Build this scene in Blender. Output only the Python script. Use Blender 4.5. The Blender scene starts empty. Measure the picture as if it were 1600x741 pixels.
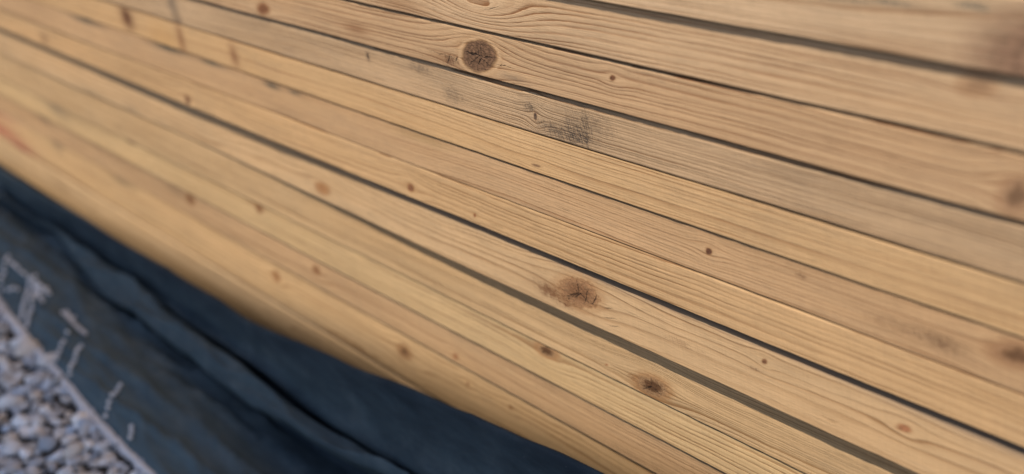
import bpy, bmesh, math, random
import numpy as np
from mathutils import Vector, Matrix, noise as mnoise

random.seed(7)
rng = np.random.default_rng(7)
C = bpy.context.scene.collection
sc = bpy.context.scene

# ------------------------------------------------------------------ camera
F, CX, CY = 1800.0, 800.0, 370.5          # photo calibration (1600 px wide)
DIST, CAMZ = 0.6, 0.9                     # camera to stack face, camera height
M = ((0.66300975, 0.27082591, -0.697905),
     (0.73935985, -0.38300173, 0.55376591),
     (-0.11732466, -0.88315514, -0.45417169))
cam_d = bpy.data.cameras.new('camera')
cam = bpy.data.objects.new('camera', cam_d); C.objects.link(cam)
cam_d.sensor_width = 36.0
cam_d.lens = F / 1600 * 36.0
cam_d.clip_start = 0.02; cam_d.clip_end = 2000
cam.matrix_world = Matrix(((M[0][0], -M[0][1], -M[0][2], 0),
                           (M[1][0], -M[1][1], -M[1][2], -DIST),
                           (M[2][0], -M[2][1], -M[2][2], CAMZ),
                           (0, 0, 0, 1)))
cam_d.dof.use_dof = True
cam_d.dof.focus_distance = 0.97
cam_d.dof.aperture_fstop = 2.8
sc.camera = cam
sc.view_settings.view_transform = 'Standard'
sc.view_settings.look = 'None'
sc.view_settings.exposure = 0


def ray(px, py):
    a, b, c = px - CX, py - CY, F
    return [M[i][0] * a + M[i][1] * b + M[i][2] * c for i in range(3)]


def at_y(px, py, y):                      # real point seen there, at depth y
    r = ray(px, py); s = (y + DIST) / r[1]
    return (r[0] * s, y, r[2] * s + CAMZ)


def at_z(px, py, z):
    r = ray(px, py); s = (z - CAMZ) / r[2]
    return (r[0] * s, r[1] * s - DIST, z)


# ------------------------------------------------------------------ light
EL, AZ = math.radians(60), math.radians(30)    # sun in front of the stack, a bit to the right
sd = Vector((math.sin(AZ) * math.cos(EL), -math.cos(AZ) * math.cos(EL), math.sin(EL)))
sun_d = bpy.data.lights.new('sun', 'SUN'); sun = bpy.data.objects.new('sun', sun_d); C.objects.link(sun)
sun_d.energy = 5.3; sun_d.angle = math.radians(0.6); sun_d.color = (1.0, 0.925, 0.84)
sun.rotation_euler = sd.to_track_quat('Z', 'Y').to_euler()
sun.location = (1, -3, 4)
w = bpy.data.worlds.new('World'); sc.world = w; w.use_nodes = True
nt = w.node_tree; nt.nodes.clear()
sky = nt.nodes.new('ShaderNodeTexSky'); sky.sky_type = 'NISHITA'; sky.sun_disc = False
sky.sun_elevation = EL
sky.sun_rotation = math.atan2(sd.x, sd.y)
bg = nt.nodes.new('ShaderNodeBackground'); bg.inputs[1].default_value = 0.112
wo = nt.nodes.new('ShaderNodeOutputWorld')
tint = nt.nodes.new('ShaderNodeMix'); tint.data_type = 'RGBA'; tint.blend_type = 'MULTIPLY'
tint.inputs[0].default_value = 1.0; tint.inputs[7].default_value = (1.04, .98, .99, 1)
nt.links.new(sky.outputs[0], tint.inputs[6]); nt.links.new(tint.outputs[2], bg.inputs[0]); nt.links.new(bg.outputs[0], wo.inputs[0])


# ------------------------------------------------------------------ node helper
class NB:
    def __init__(s, tree): s.t = tree; s.n = tree.nodes; s.l = tree.links
    def put(s, sock, v):
        if v is None: return
        if isinstance(v, bpy.types.NodeSocket): s.l.new(v, sock)
        else: sock.default_value = v
    def m(s, op, a, b=None, c=None, clamp=False):
        n = s.n.new('ShaderNodeMath'); n.operation = op; n.use_clamp = clamp
        s.put(n.inputs[0], a); s.put(n.inputs[1], b); s.put(n.inputs[2], c)
        return n.outputs[0]
    def add(s, a, b): return s.m('ADD', a, b)
    def sub(s, a, b): return s.m('SUBTRACT', a, b)
    def mul(s, a, b): return s.m('MULTIPLY', a, b)
    def comb(s, x, y, z):
        n = s.n.new('ShaderNodeCombineXYZ')
        for i, v in enumerate((x, y, z)): s.put(n.inputs[i], v)
        return n.outputs[0]
    def sep(s, v):
        n = s.n.new('ShaderNodeSeparateXYZ'); s.l.new(v, n.inputs[0]); return n.outputs
    def noise(s, vec, scale=1.0, detail=2.0, rough=0.5, dist=0.0, dim='3D', wv=None):
        n = s.n.new('ShaderNodeTexNoise'); n.noise_dimensions = dim
        if dim == '1D': s.put(n.inputs['W'], wv)
        else: s.put(n.inputs['Vector'], vec)
        n.inputs['Scale'].default_value = scale; n.inputs['Detail'].default_value = detail
        n.inputs['Roughness'].default_value = rough; n.inputs['Distortion'].default_value = dist
        return n.outputs[0]
    def step(s, v, a, b, lo=0.0, hi=1.0):      # smoothstep
        n = s.n.new('ShaderNodeMapRange'); n.interpolation_type = 'SMOOTHSTEP'
        s.put(n.inputs[0], v)
        for i, q in enumerate((a, b, lo, hi)): s.put(n.inputs[i + 1], q)
        return n.outputs[0]
    def mix(s, f, a, b, mode='MIX'):
        n = s.n.new('ShaderNodeMix'); n.data_type = 'RGBA'; n.blend_type = mode
        s.put(n.inputs[0], f)
        s.put(n.inputs[6], a if isinstance(a, bpy.types.NodeSocket) else (*a, 1))
        s.put(n.inputs[7], b if isinstance(b, bpy.types.NodeSocket) else (*b, 1))
        return n.outputs[2]
    def bright(s, col, f):
        n = s.n.new('ShaderNodeVectorMath'); n.operation = 'SCALE'
        s.put(n.inputs[0], col); s.put(n.inputs[3], f); return n.outputs[0]
    def ramp(s, f, pts):
        n = s.n.new('ShaderNodeValToRGB'); e = n.color_ramp.elements
        while len(e) < len(pts): e.new(0.5)
        for q, (p, c) in zip(e, pts): q.position = p; q.color = (*c, 1) if len(c) == 3 else c
        s.put(n.inputs[0], f); return n.outputs[0]


def new_mat(name):
    m = bpy.data.materials.new(name); m.use_nodes = True
    t = m.node_tree; t.nodes.clear()
    o = t.nodes.new('ShaderNodeOutputMaterial'); b = t.nodes.new('ShaderNodeBsdfPrincipled')
    t.links.new(b.outputs[0], o.inputs[0])
    return m, NB(t), b


def lin(c):
    return tuple(((v / 255) / 12.92 if v < 10 else (((v / 255) + .055) / 1.055) ** 2.4) for v in c)


# ------------------------------------------------------------------ wood material
def wood(name, early, late, freq=260, zp=0.08, d0=0.02, d1=0.03, slope=0.0, wob=0.004,
         contrast=1.0, knots=(), stains=(), cracks=(), blot=0.12, cross=0.09, weather=0.14, ringvar=1.0, seed=0.0,
         fibre=0.17, half=.02, topgrey=0.0):
    early = (early[0] * .985, early[1] * .95, early[2] * .935)
    mat, n, bs = new_mat(name)
    tc = n.n.new('ShaderNodeTexCoord').outputs['Object']
    x, y, z = n.sep(tc)
    xs = n.add(x, seed)
    P = n.comb(xs, y, z)
    # slow wander of the grain
    n1 = n.noise(n.comb(n.mul(xs, 3.2), n.mul(y, 9), n.mul(z, 16)), 1, 2, .5)
    z1 = n.add(z, n.mul(n.sub(n1, .5), wob * 2.2))
    kz = z1
    kmask = None
    kfine = n.noise(n.comb(n.mul(xs, 260), n.mul(y, 260), n.mul(z, 320)), 1, 4, .65)
    for k in knots:
        x0, z0, rx, rz = k['x'], k['z'], k['rx'], k['rz']
        big = 1 if rx > .008 else 1.5
        sx = k.get('sx', 3.0) * rx * big; sz = k.get('sz', 2.3) * rz * big; amp = k.get('amp', .85)
        dx = n.sub(x, x0); dz = n.sub(z, z0)
        gx = n.m('POWER', n.mul(dx, 1 / sx), 2); gz = n.m('POWER', n.mul(dz, 1 / sz), 2)
        # sharper flare on one side of the knot
        g = n.m('EXPONENT', n.mul(n.add(gx, gz), -1))
        kz = n.sub(kz, n.mul(n.mul(n.add(dz, k.get('bias', 0.0) * rz), amp), g))
        X_ = n.mul(dx, 1 / rx); Z_ = n.sub(n.mul(dz, 1 / rz), n.mul(X_, k.get('sh', .30)))
        q = n.m('SQRT', n.add(n.mul(X_, X_), n.mul(Z_, Z_)))
        rag = k.get('rag', .35)
        klow = n.noise(n.comb(n.add(n.mul(x, .9 / rx), x0 * 50), 0, n.mul(z, .9 / rz)), 1, 2, .6)
        q = n.add(q, n.add(n.mul(n.sub(kfine, .5), rag), n.mul(n.sub(klow, .5), .5)))
        soft = k.get('soft', .12)
        mk = n.mul(n.step(q, 1 + soft, 1 - soft, 0, 1), k.get('str', 1.0))
        halo = n.mul(n.step(q, .9, 1.8, 1, 0), k.get('halo', .35))
        rings = n.m('SINE', n.mul(q, 26))
        ang = n.m('ARCTAN2', dz, dx)
        kray = n.noise(n.comb(n.mul(ang, 9), n.mul(q, 1.5), x0 * 9), 1, 3, .6)
        cr = n.m('ABSOLUTE', n.m('SINE', n.add(n.mul(ang, 1.5), n.mul(kfine, 1.4))))
        crk = n.mul(n.step(n.mul(cr, n.add(q, .06)), .012, .07, 1, 0), n.step(q, .95, .8, 0, 1))
        if k.get('rim'):
            rim = n.mul(n.m('EXPONENT', n.mul(n.m('POWER', n.mul(n.sub(q, 1.04), 14), 2), -1)), k['rim'])
            rim2 = n.mul(n.m('EXPONENT', n.mul(n.m('POWER', n.mul(n.sub(q, 1.27), 9), 2), -1)), k['rim'])
        else: rim = rim2 = None
        item = (mk, halo, rings, crk, k, rim, rim2, q, kray)
        kmask = (kmask or []) + [item]
    # rings round a wandering pith
    nd = n.noise(n.comb(n.mul(xs, 1.7), 3.3, 5.1), 1, 1, .5)
    d = n.add(n.add(y, d0), n.mul(n.sub(nd, .5), d1 * 2))
    zz = n.sub(n.sub(kz, zp), n.mul(x, slope))
    r = n.m('SQRT', n.add(n.mul(zz, zz), n.mul(d, d)))
    small = n.noise(n.comb(n.mul(xs, 14), n.mul(y, 60), n.mul(z, 110)), 1, 3, .6)
    ph = n.add(n.mul(r, freq), n.mul(n.sub(small, .5), .55))
    ph = n.add(ph, n.mul(n.noise(None, .43, 1, .5, dim='1D', wv=ph), 2.2 * ringvar))
    t = n.m('FRACT', ph)
    idx = n.m('FLOOR', ph)
    wn = n.n.new('ShaderNodeTexWhiteNoise'); wn.noise_dimensions = '1D'; n.l.new(idx, wn.inputs['W'])
    late_m = n.ramp(t, [(0, (0, 0, 0)), (.35, (.04, .04, .04)), (.66, (.30, .30, .30)), (.85, (1, 1, 1)), (.94, (1, 1, 1)), (1, (0, 0, 0))])
    late_m = n.mul(late_m, n.add(n.mul(wn.outputs[0], .65), .45))
    late_m = n.mul(late_m, contrast)
    # finer growth lines between the bold ones
    t2 = n.m('FRACT', n.add(n.mul(ph, 3.7), small))
    fine_l = n.mul(n.step(t2, .3, 1, 0, 1), .16 * contrast)
    lm = n.m('ADD', late_m, fine_l, clamp=True)
    vary = n.noise(n.comb(n.mul(xs, 4.5), n.mul(y, 12), n.mul(z, 75)), 1, 3, .6)
    lm = n.m('MULTIPLY', lm, n.step(vary, .25, .75, .35, 1.35), clamp=True)
    col = n.mix(lm, early, late)
    # blotches, fibres, saw marks
    bl = n.noise(n.comb(n.mul(xs, 9), n.mul(y, 20), n.mul(z, 34)), 1, 3, .6)
    fib = n.noise(n.comb(n.mul(xs, 34), n.mul(y, 900), n.mul(z, 1100)), 1, 3, .7)
    fib2 = n.noise(n.comb(n.mul(xs, 90), n.mul(y, 1500), n.mul(z, 2200)), 1, 1, .5)
    crs = n.noise(n.comb(n.mul(n.add(x, n.mul(z, .12)), 620), n.mul(y, 14), n.mul(z, 30)), 1, 2, .6)
    f = n.add(1.0, n.mul(n.sub(bl, .5), blot * 2.4))
    f = n.mul(f, n.add(1.0, n.mul(n.sub(fib, .5), fibre * 2.6)))
    f = n.mul(f, n.add(1.0, n.mul(n.sub(crs, .5), cross * 2)))
    lng = n.noise(n.comb(n.mul(xs, 2.3), n.mul(y, 3), n.mul(z, 14)), 1, 3, .55)
    f = n.mul(f, n.add(1.0, n.mul(n.sub(lng, .5), .34)))
    f = n.mul(f, n.step(fib2, .30, .42, .80, 1))
    col = n.bright(col, f)
    # warm / cool drift
    hue = n.noise(n.comb(n.mul(xs, 3), 7.7, n.mul(z, 22)), 1, 2, .5)
    col = n.mix(n.mul(n.step(hue, .45, .75, 0, 1), .35), col, tuple(a * b for a, b in zip(early, (1.0, .93, .84))))
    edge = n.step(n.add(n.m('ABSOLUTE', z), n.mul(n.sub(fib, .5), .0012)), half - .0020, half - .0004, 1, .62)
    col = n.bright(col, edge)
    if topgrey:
        tg = n.mul(n.step(n.add(z, n.mul(n.sub(bl, .5), .006)), half - .0125, half - .003, 0, 1), topgrey)  # grey dirt, with the shadow band under the board above painted in
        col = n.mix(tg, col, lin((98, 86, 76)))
    chk = n.noise(n.comb(n.mul(xs, 13), n.mul(y, 300), n.mul(z, 620)), 1, 2, .5)
    chm = n.mul(n.step(chk, .715, .76, 0, 1), n.step(bl, .42, .6, 0, .65))
    col = n.mix(chm, col, tuple(v * .22 for v in late))
    height = n.sub(n.add(n.mul(lm, -.35), n.mul(fib, .5)), n.mul(chm, 1.2))
    # grey weathering, streaky
    if weather > 0:
        ws = n.noise(n.comb(n.mul(xs, 22), n.mul(y, 40), n.mul(z, 260)), 1, 4, .7)
        wb = n.noise(n.comb(n.mul(xs, 7), 1.1, n.mul(z, 28)), 1, 3, .6)
        wm = n.mul(n.step(n.mul(ws, wb), .2, .42, 0, 1), weather)
        col = n.mix(wm, col, lin((128, 116, 100)))
    for (x0, z0, wx, wz, st, sc_, grain) in stains:
        dx = n.mul(n.sub(x, x0), 1 / wx); dz = n.mul(n.sub(z, z0), 1 / wz)
        g = n.m('EXPONENT', n.mul(n.add(n.mul(dx, dx), n.mul(dz, dz)), -1))
        if grain:
            sn = n.noise(n.comb(n.mul(n.add(x, n.mul(z, .2)), 720), n.mul(y, 200), n.mul(z, 95)), 1, 4, .8)
            sl = n.noise(n.comb(n.mul(xs, 130), n.mul(y, 400), n.mul(z, 1500)), 1, 3, .7)
            k = n.step(n.add(n.mul(g, .34), n.add(n.mul(sn, .5), n.mul(sl, .5))), .74, .90, 0, 1)
            k = n.m('MULTIPLY', n.mul(k, n.step(g, .02, .35, 0, 1)), st * 1.1, clamp=True)
            k = n.m('ADD', k, n.mul(g, n.mul(n.add(sn, .1), st * .30)), clamp=True)
        else:
            k = n.m('MULTIPLY', g, n.mul(n.add(n.mul(bl, .8), .6), st), clamp=True)
        col = n.mix(k, col, sc_)
        if grain: height = n.sub(height, n.mul(k, .5))
    if kmask:
        for mk, halo, rings, crk, k, rim, rim2, q, kray in kmask:
            kc = k.get('col', (92, 60, 38)); kc = lin(kc)
            if k['rx'] < .008: kc = tuple(v * 1.5 for v in kc)
            if k.get('ring'):
                rl = n.m('FRACT', n.add(n.mul(q, 5.2), n.mul(kfine, .9)))
                rl = n.step(rl, .35, .9, 0, 1)
                rcol = n.mix(n.mul(rl, .8), tuple(a * .55 + b * .45 for a, b in zip(early, kc)), tuple(v * .95 for v in kc))
                core = n.step(n.add(q, n.mul(n.sub(kray, .5), .6)), .35, .85, 1, 0)
                rcol = n.mix(n.mul(core, .9), rcol, tuple(v * .34 for v in kc))
            base = n.mix(n.step(n.add(n.mul(rings, .05), n.add(n.mul(kfine, .55), n.mul(kray, .45))), .22, .72, 0, 1),
                         tuple(v * 1.9 for v in kc), tuple(v * .55 for v in kc))
            col = n.mix(halo, col, lin(k.get('hcol', (158, 110, 66))))
            if k.get('ring'): base = n.mix(k['ring'], base, rcol)
            base = n.mix(n.mul(crk, k.get('crack', .85)), base, (.006, .004, .003))
            if rim2: col = n.mix(n.mul(rim2, .75), col, early)
            col = n.mix(mk, col, base)
            if rim: col = n.mix(n.mul(rim, .55), col, tuple(v * .55 for v in kc))
            height = n.add(height, n.mul(mk, n.sub(n.mul(n.sub(kfine, .5), k.get('rough', 1.6)), n.mul(crk, 1.5))))
    for (x0, z0, ln, ang, wd) in cracks:
        wd *= 2.0
        ca, sa = math.cos(ang), math.sin(ang)
        dx = n.sub(x, x0); dz = n.sub(z, z0)
        u = n.add(n.mul(dx, ca), n.mul(dz, sa)); v = n.sub(n.mul(dz, ca), n.mul(dx, sa))
        v = n.add(v, n.mul(n.sub(n.noise(n.comb(n.mul(xs, 120), 0, n.mul(z, 120)), 1, 3, .6), .5), ln * .22))
        taper = n.step(n.m('ABSOLUTE', u), ln * .5, 0, 0, 1)
        k = n.step(n.m('ABSOLUTE', v), 0, n.add(n.mul(taper, wd), 1e-5), 1, 0)
        k = n.mul(k, n.step(taper, 0, .25, 0, .9))
        col = n.mix(k, col, (.012, .008, .006))
        height = n.sub(height, n.mul(k, 1.5))
    n.put(bs.inputs['Base Color'], col)
    bs.inputs['Roughness'].default_value = .68
    bs.inputs['Specular IOR Level'].default_value = .22
    b = n.n.new('ShaderNodeBump'); b.inputs['Strength'].default_value = .55; b.inputs['Distance'].default_value = .0012
    n.put(b.inputs['Height'], height); n.l.new(b.outputs[0], bs.inputs['Normal'])
    return mat


# ------------------------------------------------------------------ boards
# seam heights as seen on the face, and how far each board sits back
SEAM = [-.270, -.333, -.412, -.487, -.5585, -.6275, -.690, -.757, -.824, -.921, -1.004, -1.074, -1.146, -1.262, -1.400]
names = ['Z', 'A', 'B', 'C', 'D', 'E', 'F', 'G', 'H', 'I', 'J', 'K', 'L', 'M']
YOFF = dict(Z=-.008, A=-.0098, B=-.0056, C=-.0038, D=-.0014, E=-.0007, F=.0008, G=.0017, H=.0060, I=.0152, J=.0170, K=.0196, L=.0222, M=.0252)
GAP = dict(B=.0012, C=.0006, D=.0014, F=.0008, H=.0016, I=.0014, J=.0012, K=.0014, L=.0012, M=.0016)
ZT, ZB = {}, {}
for i, b in enumerate(names):
    ytop = YOFF[names[i - 1]] if i else YOFF[b]
    ZT[b] = SEAM[i] * (DIST + ytop) + CAMZ - GAP.get(b, 0)
    ZB[b] = SEAM[i + 1] * (DIST + YOFF[b]) + CAMZ
zc = {b: (ZT[b] + ZB[b]) / 2 for b in names}


def kn(b, px, py, rx, rz, **k):           # a knot on board b
    p = at_y(px, py, YOFF[b]); return dict(x=p[0], z=p[2] - zc[b], rx=rx, rz=rz, **k)


GREY = lin((74, 66, 60)); BLUE = lin((96, 92, 92)); BRN = lin((120, 82, 56)); RED = lin((172, 84, 70))


def st(b, px, py, wx, wz, s, col=GREY, grain=True):
    p = at_y(px, py, YOFF[b]); return (p[0], p[2] - zc[b], wx, wz, s, col, grain)


def ck(b, px, py, px2, py2, wd=.0003):
    p = at_y(px, py, YOFF[b]); q = at_y(px2, py2, YOFF[b])
    ln = math.hypot(q[0] - p[0], q[2] - p[2])
    return ((p[0] + q[0]) / 2, (p[2] + q[2]) / 2 - zc[b], ln, math.atan2(q[2] - p[2], q[0] - p[0]), wd)


W = {}
W['Z'] = wood('weathered_wood', half=(ZT['Z'] - ZB['Z']) / 2, early=lin((128, 122, 104)), late=lin((92, 82, 68)), freq=400, weather=.6, seed=31)
W['A'] = wood('pale_wood_smooth', half=(ZT['A'] - ZB['A']) / 2, early=lin((214, 184, 146)), late=lin((157, 118, 82)), freq=280, contrast=.9, zp=.06, d0=.03, seed=3.1, blot=.10,
    knots=[kn('A', 1668, 92, .050, .032, soft=.45, rag=.5, halo=.2, str=.85, col=(122, 92, 72), hcol=(160, 126, 98), crack=.1, sx=2.4, amp=.6, rough=.5)],
    stains=[st('A', 1400, 84, .045, .008, .55, lin((160, 124, 90)), False), st('A', 1390, 4, .03, .003, .9, lin((110, 106, 92))),
            st('A', 1520, 10, .02, .004, .9, lin((120, 116, 100))), st('A', 1300, -4, .05, .004, .7, lin((120, 112, 94)))])
W['B'] = wood('bold_grain_wood', half=(ZT['B'] - ZB['B']) / 2, early=lin((212, 180, 140)), late=lin((140, 95, 59)), freq=215, contrast=.95, zp=.045, d0=.012, d1=.012, seed=5.7, wob=.003, cross=.07,
    knots=[kn('B', 745, -16, .012, .006, sx=5.5, sz=4.2, amp=1.7, halo=.3, str=.9),
           kn('B', 1527, 132, .010, .006, soft=.5, str=.45, ring=.6, halo=.35, col=(140, 104, 78), crack=0, amp=.5)],
    stains=[st('B', 625, 6, .04, .008, .5, lin((140, 98, 64)), False)],
    cracks=[ck('B', 752, 17, 785, 9, .00025)])
W['C'] = wood('knotty_bold_wood', half=(ZT['C'] - ZB['C']) / 2, early=lin((206, 172, 131)), late=lin((130, 86, 54)), freq=250, contrast=1.05, zp=.05, d0=.02, d1=.012, seed=9.3, wob=.003, cross=.06,
    knots=[kn('C', 748, 88, .0218, .0132, rag=.16, soft=.04, rim=1.0, col=(112, 84, 62), hcol=(176, 130, 84), halo=.5, sx=2.4, sz=2.0, amp=.95, bias=.25, rough=1.8),
           kn('C', 957, 122, .0030, .0023, rag=.5, soft=.2, col=(96, 64, 44), sx=3, sz=2.6, amp=.8),
           kn('C', 1590, 306, .010, .011, rag=.4, soft=.3, str=.7, ring=.95, col=(140, 102, 76), halo=.5, hcol=(160, 118, 84), crack=.1, sx=2.6),
           kn('C', 411, 14, .012, .006, rag=.4, soft=.5, col=(126, 84, 56), halo=.5, crack=.1, sx=2.4)],
    stains=[st('C', 556, 46, .022, .006, .7, lin((140, 98, 66)), False), st('C', 704, 95, .022, .009, 1.1, lin((118, 88, 66))), st('C', 690, 88, .018, .005, .5, lin((150, 108, 72)), False), st('C', 800, 122, .018, .003, .45, lin((120, 104, 88)), False),
            st('C', 730, 108, .015, .004, .4, lin((120, 92, 74))), st('C', 860, 62, .05, .003, .5, lin((100, 92, 84)))],
    cracks=[ck('C', 660, 76, 722, 96, .0004), ck('C', 722, 80, 760, 90, .0008), ck('C', 752, 90, 773, 90, .0006), ck('C', 704, 82, 698, 104, .0005),
            ck('C', 750, 68, 752, 90, .0005), ck('C', 745, 104, 754, 88, .0005),
            ck('C', 772, 100, 808, 109, .0003), ck('C', 716, 88, 711, 98, .0006)])
W['D'] = wood('fine_grain_stained_wood', half=(ZT['D'] - ZB['D']) / 2, early=lin((208, 177, 138)), late=lin((136, 102, 70)), freq=430, contrast=1.2, zp=.10, d0=.05, seed=13.9, wob=.003, weather=.2, fibre=.2,
    knots=[kn('D', 836, 182, .0022, .0036, rag=.8, soft=.3, col=(86, 68, 54), sx=3.5, sz=2.5, halo=.3)],
    stains=[st('D', 914, 203, .0090, .032, .5, lin((52, 46, 42))), st('D', 897, 195, .024, .022, .35), st('D', 900, 212, .04, .014, .7), st('D', 935, 200, .04, .02, .3), st('D', 826, 168, .012, .007, .75), st('D', 655, 108, .035, .008, .45),
            st('D', 880, 215, .04, .010, .40), st('D', 708, 150, .03, .018, .38), st('D', 860, 200, .035, .010, .5),
            st('D', 574, 88, .005, .009, .9, lin((60, 50, 44))), st('D', 268, 6, .014, .022, .6, lin((104, 92, 80)), False), st('D', 279, 36, .010, .014, .5, lin((96, 76, 60)), False)])
W['E'] = wood('golden_even_wood', half=(ZT['E'] - ZB['E']) / 2, early=lin((214, 178, 130)), late=lin((154, 112, 73)), freq=290, contrast=.95, zp=-.06, d0=.03, d1=.02, seed=17.1, wob=.003,
    knots=[kn('E', 838, 259, .006, .0012, rag=.8, soft=.5, col=(110, 84, 60), crack=0, halo=.2, sx=3, sz=3)],
    stains=[st('E', 197, 28, .020, .018, 1.0, lin((104, 66, 44)), False), st('E', 282, 62, .010, .020, .8, lin((124, 78, 54)), False),
            st('E', 365, 88, .010, .014, .8, lin((136, 92, 62)), False), st('E', 255, 58, .05, .02, .35, lin((196, 146, 84)), False)])
W['F'] = wood('tan_even_wood', half=(ZT['F'] - ZB['F']) / 2, early=lin((206, 170, 127)), late=lin((148, 108, 72)), freq=320, contrast=.95, zp=-.07, d0=.03, seed=21.4,
    knots=[kn('F', 1107, 393, .0030, .0028, rag=.5, soft=.25, col=(84, 56, 40), halo=.5, sx=3.5),
           kn('F', 1590, 556, .016, .0085, rag=.3, soft=.3, str=.8, ring=.9, col=(140, 98, 68), hcol=(160, 118, 82), crack=.25, halo=.7, sx=2)],
    stains=[st('F', 1470, 535, .030, .012, .6, lin((116, 84, 60))), st('F', 1252, 432, .008, .003, .7, BRN), st('F', 1400, 510, .05, .008, .35, lin((130, 94, 66))),
            st('F', 262, 74, .05, .006, .95, lin((84, 78, 66)), False), st('F', 330, 98, .03, .004, .9, lin((92, 84, 70)), False), st('F', 135, 32, .06, .005, .9, lin((88, 80, 68)), False),
            st('F', 425, 134, .02, .004, .9, lin((92, 84, 70)), False), st('F', 460, 145, .015, .003, .9, lin((92, 84, 70)), False), st('F', 660, 217, .05, .005, .35, lin((150, 124, 80)), False)])
W['G'] = wood('warm_clear_wood', half=(ZT['G'] - ZB['G']) / 2, early=lin((214, 177, 129)), late=lin((152, 110, 70)), freq=190, contrast=.95, zp=.05, d0=.016, d1=.02, seed=25.2, wob=.006,
    knots=[kn('G', 643, 293, .0052, .0042, rag=.4, soft=.3, col=(110, 74, 50), halo=.5, sx=3.2),
           kn('G', 743, 336, .0018, .0020, rag=.4, soft=.3, col=(120, 76, 48), halo=.4),
           kn('G', 294, 156, .007, .006, rag=.3, soft=.4, col=(104, 74, 52), halo=.4)],
    stains=[st('G', 68, 60, .02, .01, .5, lin((120, 88, 64)), False)])
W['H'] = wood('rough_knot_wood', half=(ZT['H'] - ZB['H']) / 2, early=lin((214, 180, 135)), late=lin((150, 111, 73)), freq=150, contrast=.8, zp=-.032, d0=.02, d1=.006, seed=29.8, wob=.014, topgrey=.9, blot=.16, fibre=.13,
    knots=[kn('H', 906, 457, .0240, .0140, rag=.95, soft=.22, rim=.3, ring=.35, col=(140, 100, 68), hcol=(160, 112, 70), halo=.7, sx=2.4, sz=2.0, amp=.9, bias=-.2, rough=2.6),
           kn('H', 1196, 564, .0025, .0022, rag=.6, soft=.4, col=(104, 72, 50), halo=.4),
           kn('H', 1414, 668, .005, .003, rag=.7, soft=.5, col=(130, 88, 60), halo=.4, crack=.1),
           kn('H', 500, 296, .014, .007, rag=.5, soft=.5, str=.6, col=(160, 108, 66), halo=.5, crack=0, sx=2.4),
           kn('H', 90, 142, .03, .008, rag=.6, soft=.6, str=.5, col=(140, 100, 74), halo=.4, crack=0)],
    stains=[st('H', 905, 415, .05, .008, .75, lin((96, 84, 72))), st('H', 862, 455, .032, .016, 1.2, lin((132, 92, 62))), st('H', 884, 470, .022, .012, 1.0, lin((120, 80, 52))), st('H', 1065, 535, .035, .008, .35, lin((140, 100, 68))),
            st('H', 205, 190, .03, .022, .7, lin((112, 96, 78)), False), st('H', 140, 150, .05, .012, .4, lin((130, 112, 88)), False),
            st('H', 1180, 576, .008, .003, .6, BRN), st('H', 1300, 655, .012, .004, .4, lin((150, 108, 70)))],
    cracks=[ck('H', 898, 466, 912, 456, .0006), ck('H', 914, 478, 921, 448, .0005), ck('H', 926, 478, 935, 458, .0005),
            ck('H', 942, 495, 968, 498, .0003), ck('H', 942, 481, 962, 482, .0003), ck('H', 950, 508, 972, 511, .0002)])
W['I'] = wood('straight_grain_wood', half=(ZT['I'] - ZB['I']) / 2, early=lin((215, 181, 134)), late=lin((152, 114, 73)), freq=330, contrast=1.2, zp=.09, d0=.03, seed=33.3, wob=.003,
    knots=[kn('I', 1019, 604, .0190, .0102, rag=.9, soft=.3, ring=.85, col=(124, 84, 54), hcol=(160, 112, 68), halo=.75, sx=2.4, sz=2.2, rough=2.2),
           kn('I', 948, 570, .0015, .0012, rag=.4, soft=.4, col=(150, 104, 70))],
    stains=[st('I', 992, 592, .018, .007, .5, lin((132, 92, 60))), st('I', 1010, 610, .02, .01, .4, lin((120, 80, 52)))])
W['J'] = wood('yellow_cathedral_wood', half=(ZT['J'] - ZB['J']) / 2, early=lin((218, 186, 136)), late=lin((157, 117, 77)), freq=210, contrast=1.0, zp=.032, d0=.016, d1=.008, seed=37.6, wob=.009,
    knots=[kn('J', 855, 548, .0140, .0072, rag=.6, soft=.35, ring=.9, col=(136, 92, 60), hcol=(168, 118, 74), halo=.7, sx=3, sz=2.8),
           kn('J', 204, 214, .018, .010, str=.75, rag=.3, soft=.5, col=(84, 62, 46), halo=.8, hcol=(120, 92, 66), crack=0),
           kn('J', 405, 326, .009, .006, str=.7, rag=.3, soft=.5, col=(120, 80, 52), halo=.5, crack=0)],
    stains=[st('J', 90, 170, .05, .018, .45, lin((104, 94, 80)), False)])
W['K'] = wood('pinkish_wood', half=(ZT['K'] - ZB['K']) / 2, early=lin((206, 170, 126)), late=lin((151, 111, 74)), freq=300, contrast=1.1, zp=.05, d0=.03, seed=41.5, blot=.14,
    knots=[kn('K', 712, 557, .0042, .0038, str=.6, rag=.4, soft=.4, col=(130, 84, 58), halo=.5, crack=.1),
           kn('K', 297, 312, .013, .008, str=.7, rag=.4, soft=.5, col=(116, 80, 54), halo=.6, crack=0),
           kn('K', 494, 422, .008, .006, str=.65, rag=.4, soft=.5, col=(124, 80, 52), halo=.5, crack=0)],
    stains=[st('K', 66, 178, .035, .016, .85, lin((84, 74, 64)), False), st('K', 150, 222, .02, .01, .6, lin((96, 82, 68)), False), st('K', 275, 300, .04, .008, .5, lin((120, 98, 74)), False)])
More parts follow.
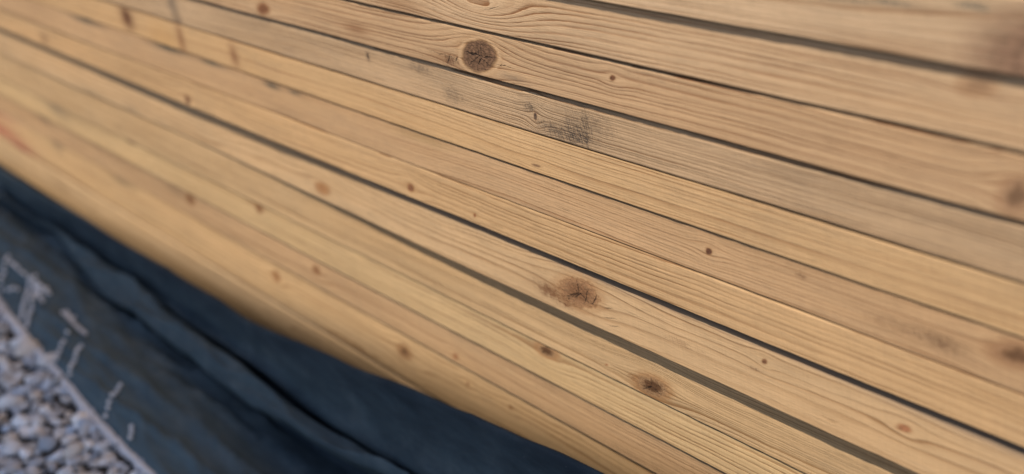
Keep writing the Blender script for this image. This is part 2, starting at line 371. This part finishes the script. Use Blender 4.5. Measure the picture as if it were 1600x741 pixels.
W['L'] = wood('orange_flame_wood', half=(ZT['L'] - ZB['L']) / 2, early=lin((214, 178, 129)), late=lin((163, 121, 78)), freq=120, contrast=.9, zp=-.038, d0=.02, d1=.010, seed=45.9, wob=.016, blot=.14, ringvar=.6,
    knots=[kn('L', 632, 550, .012, .009, rag=.5, soft=.4, ring=.8, str=.8, col=(146, 100, 64), halo=.6, crack=.1, sx=3, sz=3),
           kn('L', 731, 600, .0028, .0026, str=.5, rag=.4, soft=.4, col=(120, 80, 50), halo=.4),
           kn('L', 798, 637, .0028, .0026, str=.5, rag=.4, soft=.4, col=(120, 80, 50), halo=.4),
           kn('L', 432, 432, .010, .008, str=.6, rag=.4, soft=.5, col=(150, 100, 62), halo=.5, crack=0)],
    stains=[st('L', 0, 202, .13, .014, .75, RED, False), st('L', 35, 231, .06, .008, .75, lin((150, 60, 56)), False), st('L', 0, 176, .10, .020, .35, lin((190, 110, 96)), False),
            st('L', 88, 222, .03, .016, .65, lin((100, 88, 72)), False), st('L', 190, 282, .05, .010, .6, lin((110, 96, 76)), False)])
W['M'] = wood('pale_bottom_wood', half=(ZT['M'] - ZB['M']) / 2, early=lin((208, 175, 130)), late=lin((154, 116, 78)), freq=170, contrast=.8, zp=.01, d0=.02, d1=.02, seed=49.1, wob=.009,
    stains=[st('M', 95, 290, .05, .016, .4, lin((130, 100, 70)), False)])


def board(name, b, x0, x1, label, round_=.0014, bow=.0010, depth=.14, top_r=None):
    rs = random.Random(sum(map(ord, b)) * 13)
    h = (ZT[b] - ZB[b]) / 2 - .00022
    # cross section with eased corners (y,z), front face at y=0
    r = round_ * rs.uniform(.8, 1.25); pts = []
    rt = top_r if top_r else r            # some boards have a wider eased top edge
    for (cy, cz, a0, r) in ((rt, h - rt, 90, rt), (r, -h + r, 180, r), (depth - r, -h + r, 270, r), (depth - r, h - r, 0, r)):
        for k in range(5):
            a = math.radians(a0 + k * 22.5)
            pts.append((cy + r * math.cos(a), cz + r * math.sin(a), abs(cz)))
    npt = len(pts); nx = 700
    bm = bmesh.new(); rings = []
    for i in range(nx + 1):
        t = i / nx; x = x0 + (x1 - x0) * t
        oy = bow * 2.0 * mnoise.noise(Vector((x * .9, rs.random() * 0 + ord(b) * 1.7, 3)))
        if b == 'H': oy += .0075 * (lambda t: t * t * (3 - 2 * t))(min(1, max(0, (-x - .75) / .9)))
        nt_ = .0014 * mnoise.noise(Vector((x * 4.5, ord(b) * 2.3, 1)))
        nb_ = .0012 * mnoise.noise(Vector((x * 5.5, ord(b) * 3.1, 6)))
        end = 1.0
        ring = []
        for j, (cy, cz, _) in enumerate(pts):
            e = .00035 * mnoise.noise(Vector((x * 45, j * .9, ord(b)))) + .00025 * mnoise.noise(Vector((x * 130, j * 2.1, ord(b))))
            ring.append(bm.verts.new((x, cy + oy + e, cz + (min(0, nt_) if cz > 0 else max(0, nb_)))))
        rings.append(ring)
    for i in range(nx):
        for j in range(npt):
            k = (j + 1) % npt
            bm.faces.new((rings[i][j], rings[i][k], rings[i + 1][k], rings[i + 1][j]))
    bm.faces.new(rings[0]); bm.faces.new(rings[-1][::-1])
    bmesh.ops.recalc_face_normals(bm, faces=bm.faces)
    for f in bm.faces: f.smooth = len(f.verts) == 4
    me = bpy.data.meshes.new(name); bm.to_mesh(me); bm.free()
    me.materials.append(W[b])
    o = bpy.data.objects.new(name, me); C.objects.link(o)
    o.location = (0, YOFF[b], zc[b])
    wn = o.modifiers.new('normals', 'WEIGHTED_NORMAL'); wn.weight = 90; wn.keep_sharp = True
    o['label'] = label; o['category'] = 'wooden board'; o['group'] = 'timber boards stacked flush in the pile'
    return o


LAB = dict(
 Z='weathered grey board just showing at the top right corner of the pile',
 A='pale board at the top right with a large brown blurred knot at its near end',
 B='bold grained board below the topmost dark gap, arched grain loops at its top edge',
 C='board with the big round cracked dark knot near the top middle and bold flowing grain',
 D='greyish fine grained board with black weather stains, directly below the round cracked knot board',
 E='clear golden board with even fine grain and no knots, directly below the black stained board',
 F='tan board with one tiny ringed knot and a brown blotchy knot at its right end',
 G='warm tan board overhanging the wide shadow, small brown knot left of the middle',
 H='board with the rough torn brown knot, shaded along its top edge by the board above',
 I='straight grained board with the ragged brown knot, right below the lower sharp dark gap',
 J='pale yellow board with a small oval knot at its top edge and looping grain beneath',
 K='pinkish plain narrow board between the pale yellow one and the flame grained one',
 L='broad flame grained board with red paint on its far left lower edge',
 M='lowest pale board of the pile, partly covered by the dark tarp')
for b in names:
    rs = random.Random(ord(b))
    board('timber_board', b, -4.2 + rs.uniform(-.03, .03), 0.95 + rs.uniform(-.03, .03), LAB[b],
          round_={'D': .0026, 'H': .0026, 'M': .010, 'L': .0022, 'A': .002, 'B': .002}.get(b, .0013),
          top_r={'H': .0105, 'D': .0045, 'B': .003, 'C': .0025}.get(b),
          bow={'H': .0022, 'G': .0012}.get(b, .0007))

# ------------------------------------------------------------------ tarp
def curve(pts):
    pts = sorted(pts)
    def f(x):
        if x <= pts[0][0]: return pts[0][1:]
        if x >= pts[-1][0]: return pts[-1][1:]
        for a, b in zip(pts, pts[1:]):
            if a[0] <= x <= b[0]:
                t = (x - a[0]) / (b[0] - a[0]); t = t * t * (3 - 2 * t) * .4 + t * .6
                return tuple(p + (q - p) * t for p, q in zip(a[1:], b[1:]))
    return f


def zc_pts(lst, z): return [at_z(px, py, zz if (zz := z) is not None else 0) for px, py in lst]


cE = curve([at_z(px, py, .010) for px, py in ((-70, 396), (-10, 468), (19, 506), (78, 573), (150, 662), (240, 748), (388, 888))])
cA = curve([at_z(px, py, .026) for px, py in ((-40, 330), (30, 410), (130, 540), (250, 680), (330, 760), (420, 860))])
cC1 = curve([at_z(px, py, .010) for px, py in ((-60, 245), (13, 306), (84, 372), (162, 461), (250, 528), (307, 583), (385, 652), (412, 721), (430, 760), (470, 860))])
cL1 = curve([at_z(px, py, zz) for px, py, zz in ((-60, 242, .02), (13, 303, .022), (84, 368, .026), (162, 456, .032), (250, 522, .036), (300, 560, .040), (394, 634, .050), (495, 693, .060), (565, 734, .066), (700, 800, .07))])
cR1 = curve([at_z(px, py, zz) for px, py, zz in ((-40, 245, .03), (60, 325, .035), (180, 420, .05), (300, 515, .06), (450, 630, .068), (600, 725, .075), (760, 840, .09))])
cC2 = curve([at_z(px, py, zz) for px, py, zz in ((-40, 243, .012), (120, 350, .015), (300, 480, .03), (486, 599, .05), (556, 638, .055), (622, 673, .06), (731, 730, .07), (850, 800, .08))])
cR2 = curve([at_z(px, py, zz) for px, py, zz in ((-40, 240, .015), (130, 348, .022), (330, 482, .05), (500, 575, .085), (640, 640, .11), (760, 700, .125), (870, 745, .14), (980, 800, .15))])
bp = []
for px, py, y in ((-80, 215, -.012), (0, 266, -.014), (135, 347, -.016), (270, 430, -.022), (371, 492, -.028), (450, 532, -.036), (530, 568, -.042), (665, 624, -.048), (800, 683, -.052), (935, 743, -.055), (1100, 815, -.058), (1300, 900, -.058)):
    p = at_y(px, py, y); bp.append((p[0], p[1], p[2]))
cB = curve(bp)


def tarp_mesh():
    x0, x1, nx = -3.6, 0.7, 520
    verts, faces = [], []
    rows = []; fold_lights = []
    for i in range(nx + 1):
        x = x0 + (x1 - x0) * i / nx
        e, a_, c1, l1, r1, c2, r2, bb = cE(x), cA(x), cC1(x), cL1(x), cR1(x), cC2(x), cR2(x), cB(x)
        bk = bb[0]
        u1 = (min(bk, max(c1[0], l1[0]) + .030), .005)
        c2y = min(c2[0], bk - .02)
        u2 = (min(bk, c2y + .022), max(.006, c2[1] - .024)); l2 = (min(bk - .012, c2y + .003), c2[1] + .014)
        k = [e, a_, c1, u1, l1, (min(r1[0], bk - .026), r1[1]), (c2y, c2[1]), u2, l2, (min(r2[0], bk - .008), r2[1]), bb]
        yy = [q[0] for q in k]; zz = [q[1] for q in k]
        yy += [bk + .010, bk + .016]; zz += [zz[-1] - .012, max(.003, zz[-1] - .05)]
        prof = []
        m = len(yy)
        FOLD_LIGHT = (.9, .85, .45, .0, .4, .65, .08, .0, .22, .38, .02, .0, 0)  # painted fold light: pale on ridges, shade-dark in creases and beside the boards
        for j in range(m - 1):
            steps = (14, 14, 6, 6, 10, 12, 6, 6, 12, 12, 4, 4)[j]
            a = max(0, j - 1); d_ = min(m - 1, j + 2)
            for s in range(steps):
                t = s / steps
                def cr(v):
                    p0, p1, p2, p3 = v[a], v[j], v[j + 1], v[d_]
                    return .5 * ((2 * p1) + (-p0 + p2) * t + (2 * p0 - 5 * p1 + 4 * p2 - p3) * t * t + (-p0 + 3 * p1 - 3 * p2 + p3) * t ** 3)
                prof.append((cr(yy), cr(zz), j + t, FOLD_LIGHT[j] + (FOLD_LIGHT[j + 1] - FOLD_LIGHT[j]) * t))
        prof.append((yy[-1], zz[-1], m - 1, 0))
        row = []
        for (y, z, s, fold_light) in prof:
            fade = min(1, s * 1.5) * (1 if s < 9.2 else max(.3, 1 - (s - 9.2) * 1.4))
            v = Vector((x * 2.4 + y * 3, y * 22, s * .4))
            wz = .013 * mnoise.noise(v) + .009 * mnoise.noise(Vector((x * 8 + y * 25, y * 30 + x * 5, 4))) + .0040 * mnoise.noise(Vector((x * 22 + y * 30, y * 60 + x * 9, 9))) + .0015 * mnoise.noise(Vector((x * 60, y * 90, 2)))
            c1_ = abs(mnoise.noise(Vector((x * 1.1 + y * 2, y * 21 - x * 1.6, 21)))); c2_ = abs(mnoise.noise(Vector((x * 2.6 - y * 4, y * 30 + x * 3.0, 33))))
            wz = wz * .6 + .012 * (math.exp(-c1_ * 9) - .25) + .008 * (math.exp(-c2_ * 12) - .2)
            z2 = max(.0035, z + wz * fade)
            y2 = y + .005 * mnoise.noise(Vector((x * 5, s, 12))) * (1 if s > .1 else .4)
            row.append((x, y2, z2)); fold_lights.append(fold_light)
        rows.append(row)
    nr = len(rows[0])
    for row in rows: verts += row
    for i in range(nx):
        for j in range(nr - 1):
            a = i * nr + j; faces.append((a, a + nr, a + nr + 1, a + 1))
    return verts, faces, fold_lights


def mesh_obj(name, verts, faces, mat, parent=None, smooth=True):
    me = bpy.data.meshes.new(name); me.from_pydata(verts, [], faces); me.update()
    if smooth: me.shade_smooth()
    me.materials.append(mat)
    o = bpy.data.objects.new(name, me); C.objects.link(o)
    if parent: o.parent = parent
    return o


tm, n, bs = new_mat('dark_woven_fabric')
tc = n.n.new('ShaderNodeTexCoord').outputs['Object']
x, y, z = n.sep(tc)
b1 = n.noise(tc, 7, 4, .6); b2 = n.noise(n.comb(n.mul(x, 14), n.mul(y, 60), n.mul(z, 60)), 1, 4, .65)
weave = n.m('SINE', n.mul(n.add(x, y), 2600)); weave2 = n.m('SINE', n.mul(n.sub(x, y), 2600))
wv = n.mul(n.add(weave, weave2), .25)
dust_shade = n.step(n.noise(n.comb(n.mul(x, 20), n.mul(y, 34), n.mul(z, 20)), 1, 5, .7), .42, .75, 0, 1)
at_ = n.n.new('ShaderNodeAttribute'); at_.attribute_name = 'dust_shade'  # light and shade of the folds, mixed into the cloth colour
dd = n.m('ADD', at_.outputs['Fac'], n.mul(n.sub(b2, .5), .7), clamp=True)
col = n.mix(n.step(b1, .3, .7, 0, 1), (.020, .034, .048), (.032, .048, .062))
col = n.mix(dd, col, (.098, .15, .175))
brown = n.step(n.noise(n.comb(n.mul(x, 5), n.mul(y, 16), n.mul(z, 16)), 1, 3, .6), .48, .66, 0, 1)
col = n.mix(n.mul(n.mul(brown, dd), .03), col, (.15, .145, .13))
col = n.mix(n.mul(n.mul(dust_shade, n.add(dd, .12)), .55), col, (.155, .19, .20))
col = n.bright(col, n.add(n.add(.8, n.mul(b2, .4)), n.mul(wv, .2)))
speck = n.step(n.noise(tc, 190, 2, .5), .765, .80, 0, 1)
col = n.mix(n.mul(speck, .3), col, (.4, .4, .4))
n.put(bs.inputs['Base Color'], col); bs.inputs['Roughness'].default_value = .7
bs.inputs['Specular IOR Level'].default_value = .2
bu = n.n.new('ShaderNodeBump'); bu.inputs['Strength'].default_value = .6; bu.inputs['Distance'].default_value = .0015
n.put(bu.inputs['Height'], n.add(n.mul(b2, 1.0), n.mul(wv, .25))); n.l.new(bu.outputs[0], bs.inputs['Normal'])

tarp = bpy.data.objects.new('tarp', None); C.objects.link(tarp); tarp.location = (0, 0, 0)
tarp['label'] = 'dark blue grey woven tarp folded along the foot of the board pile, white stitched edge'
tarp['category'] = 'tarp'
tv, tf, t_lights = tarp_mesh()
sheet = mesh_obj('fabric_sheet', tv, tf, tm, tarp)
sheet.data.attributes.new('dust_shade', 'FLOAT', 'POINT').data.foreach_set('value', t_lights)
sl = sheet.modifiers.new('thickness', 'SOLIDIFY'); sl.thickness = .0012; sl.offset = -1

# white stitching: short thread loops laid along the hem
wm, n, bs = new_mat('white_thread')
n.put(bs.inputs['Base Color'], n.mix(n.noise(n.n.new('ShaderNodeTexCoord').outputs['Object'], 300, 2, .5), (.84, .86, .90), (.92, .92, .92)))
bs.inputs['Roughness'].default_value = .6


def tube(path, rad, verts, faces, sides=6):
    base = len(verts); P = [Vector(p) for p in path]
    for i, p in enumerate(P):
        d = (P[min(i + 1, len(P) - 1)] - P[max(i - 1, 0)]).normalized()
        u = d.cross(Vector((0, 0, 1)))
        if u.length < 1e-4: u = Vector((1, 0, 0))
        u.normalize(); v = u.cross(d)
        rr = rad * (1 if 0 < i < len(P) - 1 else .55)
        for k in range(sides):
            a = 2 * math.pi * k / sides
            verts.append(tuple(p + u * math.cos(a) * rr + v * math.sin(a) * rr))
    for i in range(len(P) - 1):
        for k in range(sides):
            a = base + i * sides + k; b_ = base + i * sides + (k + 1) % sides
            faces.append((a, b_, b_ + sides, a + sides))
    faces.append(tuple(base + k for k in range(sides))[::-1])
    faces.append(tuple(base + (len(P) - 1) * sides + k for k in range(sides)))


nr_ = len(tv) // 521


def tarp_z(x, y):          # height of the sheet at x,y (front part)
    i = min(520, max(0, int(round((x + 3.6) / 4.3 * 520))))
    row = tv[i * nr_: (i + 1) * nr_]
    best = None
    for a, b_ in zip(row, row[1:]):
        if min(a[1], b_[1]) <= y <= max(a[1], b_[1]):
            t = (y - a[1]) / (b_[1] - a[1] + 1e-9); q = a[2] + (b_[2] - a[2]) * t
            best = q if best is None else max(best, q)
    return best if best is not None else row[0][2]


vs, fs = [], []
rs = random.Random(5)
x = -3.4
while x < .6:
    i = min(520, max(0, int(round((x + 3.6) / 4.3 * 520))))
    e = tv[i * nr_]
    y, z = e[1], e[2]
    jy = rs.uniform(-.001, .001)
    # diagonal loop over the hem and a running thread
    tube([(x - .0045, y - .005 + jy, z - .001), (x - .001, y - .001 + jy, z + .0038), (x + .002, y + .0045 + jy, z + .0040), (x + .0045, y + .0085 + jy, z + .0016)], .0024, vs, fs)
    tube([(x - .003, y + .001 + jy, z + .003), (x + .002, y, z + .0055), (x + .0065, y + .001, z + .003)], .0034, vs, fs)
    if rs.random() < .35:
        a_ = rs.uniform(-2.6, -.4); l_ = rs.uniform(.006, .016)
        tube([(x, y, z + .003), (x + math.cos(a_) * l_ * .6, y + math.sin(a_) * l_ * .6, z + .006), (x + math.cos(a_) * l_, y + math.sin(a_) * l_, z + .001)], .0011, vs, fs, 5)
    x += .0062 * rs.uniform(.85, 1.2)
mesh_obj('hem_stitching', vs, fs, wm, tarp)
for (a, b_) in (((2, 445), (18, 407)), ((0, 453), (34, 458)), ((32, 497), (50, 443)), ((41, 509), (61, 453)), ((49, 443), (82, 468)), ((100, 494), (138, 528)),
                ((88, 565), (113, 528)), ((110, 590), (132, 548)), ((165, 653), (195, 609)), ((205, 690), (209, 668)), ((565, 690), (572, 686)), ((98, 490), (110, 500)), ((104, 488), (116, 508)), ((46, 446), (66, 440)), ((56, 452), (70, 478)), ((108, 500), (122, 496)), ((20, 420), (44, 440)), ((60, 450), (52, 476)), ((118, 512), (128, 520)), ((64, 462), (82, 458))):
    vs, fs = [], []
    p = Vector(at_z(*a, .018)); q = Vector(at_z(*b_, .018))
    L = (q - p).length; k = max(2, int(L / .0085))
    for s in range(k):
        if rs.random() < .12 and k > 4: continue
        c0 = p.lerp(q, s / k); c1 = p.lerp(q, (s + .52) / k); cm = (c0 + c1) / 2
        jit = rs.uniform(-.0008, .0008)
        for c in (c0, cm, c1): c.z = tarp_z(c.x, c.y) + .0018; c.y += jit
        cm.z += .0016
        tube([c0, cm, c1], .0036, vs, fs)
    mesh_obj('loose_thread', vs, fs, wm, tarp)

# ------------------------------------------------------------------ ground
gm, n, bs = new_mat('dusty_ground')
tc = n.n.new('ShaderNodeTexCoord').outputs['Object']
a = n.noise(tc, 60, 5, .7); b2 = n.noise(tc, 1.3, 3, .5)
vor = n.n.new('ShaderNodeTexVoronoi'); n.l.new(tc, vor.inputs[0]); vor.inputs['Scale'].default_value = 75
c = n.mix(a, (.06, .055, .05), (.22, .20, .18)); c = n.mix(n.mul(b2, .4), c, (.16, .14, .12))
c = n.mix(n.step(vor.outputs[0], .25, .6, 0, .8), c, (.03, .028, .026))
n.put(bs.inputs['Base Color'], c); bs.inputs['Roughness'].default_value = .95
G = 600
g = mesh_obj('ground', [(-G, -G, 0), (G, -G, 0), (G, G, 0), (-G, G, 0)], [(0, 1, 2, 3)], gm, smooth=False)
g['kind'] = 'structure'

wl, n, bs = new_mat('pale_render')
tc = n.n.new('ShaderNodeTexCoord').outputs['Object']
n.put(bs.inputs['Base Color'], n.bright(n.mix(n.noise(tc, 1.5, 5, .6), (.34, .34, .33), (.46, .45, .43)), n.add(.85, n.mul(n.noise(tc, 60, 4, .6), .3))))
bs.inputs['Roughness'].default_value = .9
Pw = [(-5.0, -2.18), (4.5, -1.705)]  # unseen canopy on posts, added behind the camera to shade tarp and gravel
bm = bmesh.new(); q = []
for (wx_, wy_) in Pw: q += [(wx_, wy_, 3.92), (wx_, wy_, 4.025), (wx_, wy_ - 1.15, 4.07), (wx_, wy_ - 1.15, 3.965)]
vv = [bm.verts.new(p) for p in q]
for a, b_ in ((0, 1), (1, 2), (2, 3), (3, 0)): bm.faces.new((vv[a], vv[b_], vv[b_ + 4], vv[a + 4]))
bm.faces.new(vv[0:4]); bm.faces.new(vv[4:8])
for (wx_, wy_) in ((-4.9, -2.75), (4.4, -2.27)):
    bmesh.ops.create_cone(bm, cap_ends=True, segments=20, radius1=.06, radius2=.06, depth=3.95, matrix=Matrix.Translation((wx_, wy_, 1.975)))
bmesh.ops.recalc_face_normals(bm, faces=bm.faces)
me = bpy.data.meshes.new('added_shade_canopy'); bm.to_mesh(me); bm.free(); me.materials.append(wl)
shade_canopy_o = bpy.data.objects.new('added_shade_canopy', me); C.objects.link(shade_canopy_o)
shade_canopy_o['kind'] = 'structure'

# gravel: nobody could count it
pm, n, bs = new_mat('mixed_pebbles')
geo = n.n.new('ShaderNodeNewGeometry')
ri = geo.outputs['Random Per Island']
tc = n.n.new('ShaderNodeTexCoord').outputs['Object']
c = n.ramp(ri, [(0, (.08, .08, .08)), (.12, (.40, .37, .33)), (.24, (.62, .52, .40)), (.36, (.30, .33, .38)), (.48, (.78, .76, .72)), (.6, (.20, .17, .15)), (.72, (.88, .86, .82)), (.82, (.50, .58, .68)), (.9, (.14, .14, .15)), (1, (.90, .90, .88))])
sp = n.noise(tc, 260, 4, .7)
c = n.mix(.20, c, (.56, .66, .76)); c = n.bright(c, n.add(1.1, n.mul(sp, .60)))
n.put(bs.inputs['Base Color'], c); bs.inputs['Roughness'].default_value = .6
bu = n.n.new('ShaderNodeBump'); bu.inputs['Strength'].default_value = .4; bu.inputs['Distance'].default_value = .001
n.put(bu.inputs['Height'], sp); n.l.new(bu.outputs[0], bs.inputs['Normal'])

variants = []
for s in range(14):
    bm = bmesh.new(); bmesh.ops.create_icosphere(bm, subdivisions=2, radius=1)
    rs2 = random.Random(s)
    planes = [(Vector((rs2.gauss(0, 1), rs2.gauss(0, 1), rs2.gauss(0, 1))).normalized(), rs2.uniform(.62, .9)) for _ in range(7)]
    sc3 = Vector((rs2.uniform(1.0, 1.35), rs2.uniform(.75, 1), rs2.uniform(.5, .8)))
    for v in bm.verts:
        for nn, dd in planes:
            e = v.co.dot(nn) - dd
            if e > 0: v.co -= nn * e * .8
        v.co *= 1 + .10 * mnoise.noise(v.co * 1.6 + Vector((s * 3, 0, 0)))
        v.co = Vector((v.co.x * sc3.x, v.co.y * sc3.y, v.co.z * sc3.z))
    bm.verts.ensure_lookup_table()
    variants.append((np.array([v.co[:] for v in bm.verts], dtype=np.float32), np.array([[q.index for q in f.verts] for f in bm.faces], dtype=np.int32)))
    bm.free()
VV, FF, off = [], [], 0


def scatter(xa, xb, ya, yb, spacing, rlo, rhi, zoff):
    global off
    xx = xa
    while xx < xb:
        yy = ya
        while yy < yb:
            px_, py_ = xx + rng.uniform(-.5, .5) * spacing, yy + rng.uniform(-.5, .5) * spacing
            ey = cE(px_)[0]
            r_ = rlo * (rhi / rlo) ** (rng.random() ** 1.6)
            if py_ < ey + .01 + r_ * .2 - (0.004 if zoff > .004 else 0):
                v, f = variants[rng.integers(14)]
                a, b_, c_ = rng.uniform(0, 6.28), rng.uniform(-.5, .5), rng.uniform(-.5, .5)
                ca, sa, cb, sb, cc, s_c = math.cos(a), math.sin(a), math.cos(b_), math.sin(b_), math.cos(c_), math.sin(c_)
                R = np.array([[ca, -sa, 0], [sa, ca, 0], [0, 0, 1]]) @ np.array([[1, 0, 0], [0, cb, -sb], [0, sb, cb]]) @ np.array([[cc, 0, s_c], [0, 1, 0], [-s_c, 0, cc]])
                VV.append((v @ R.T.astype(np.float32)) * r_ + np.array([px_, py_, r_ * .45 + zoff], dtype=np.float32))
                FF.append(f + off); off += len(v)
            yy += spacing
        xx += spacing


scatter(-2.6, -.7, -.75, -.16, .0160, .0052, .0125, .0)
scatter(-2.6, -.7, -.75, -.16, .027, .007, .0175, .008)
scatter(-4.2, -2.6, -.9, -.16, .03, .010, .017, .0)
scatter(-.7, .6, -.9, -.16, .026, .009, .015, .0)
V = np.concatenate(VV); Fc = np.concatenate(FF)
me = bpy.data.meshes.new('gravel')
me.vertices.add(len(V)); me.vertices.foreach_set('co', V.ravel())
me.loops.add(Fc.size); me.loops.foreach_set('vertex_index', Fc.ravel())
me.polygons.add(len(Fc)); me.polygons.foreach_set('loop_start', np.arange(0, Fc.size, 3)); me.polygons.foreach_set('loop_total', np.full(len(Fc), 3))
me.update(calc_edges=True); me.shade_smooth(); me.materials.append(pm)
gr = bpy.data.objects.new('gravel', me); C.objects.link(gr); gr['kind'] = 'stuff'
gr['label'] = 'mixed grey and tan pebbles on the ground beside the tarp edge'; gr['category'] = 'gravel'
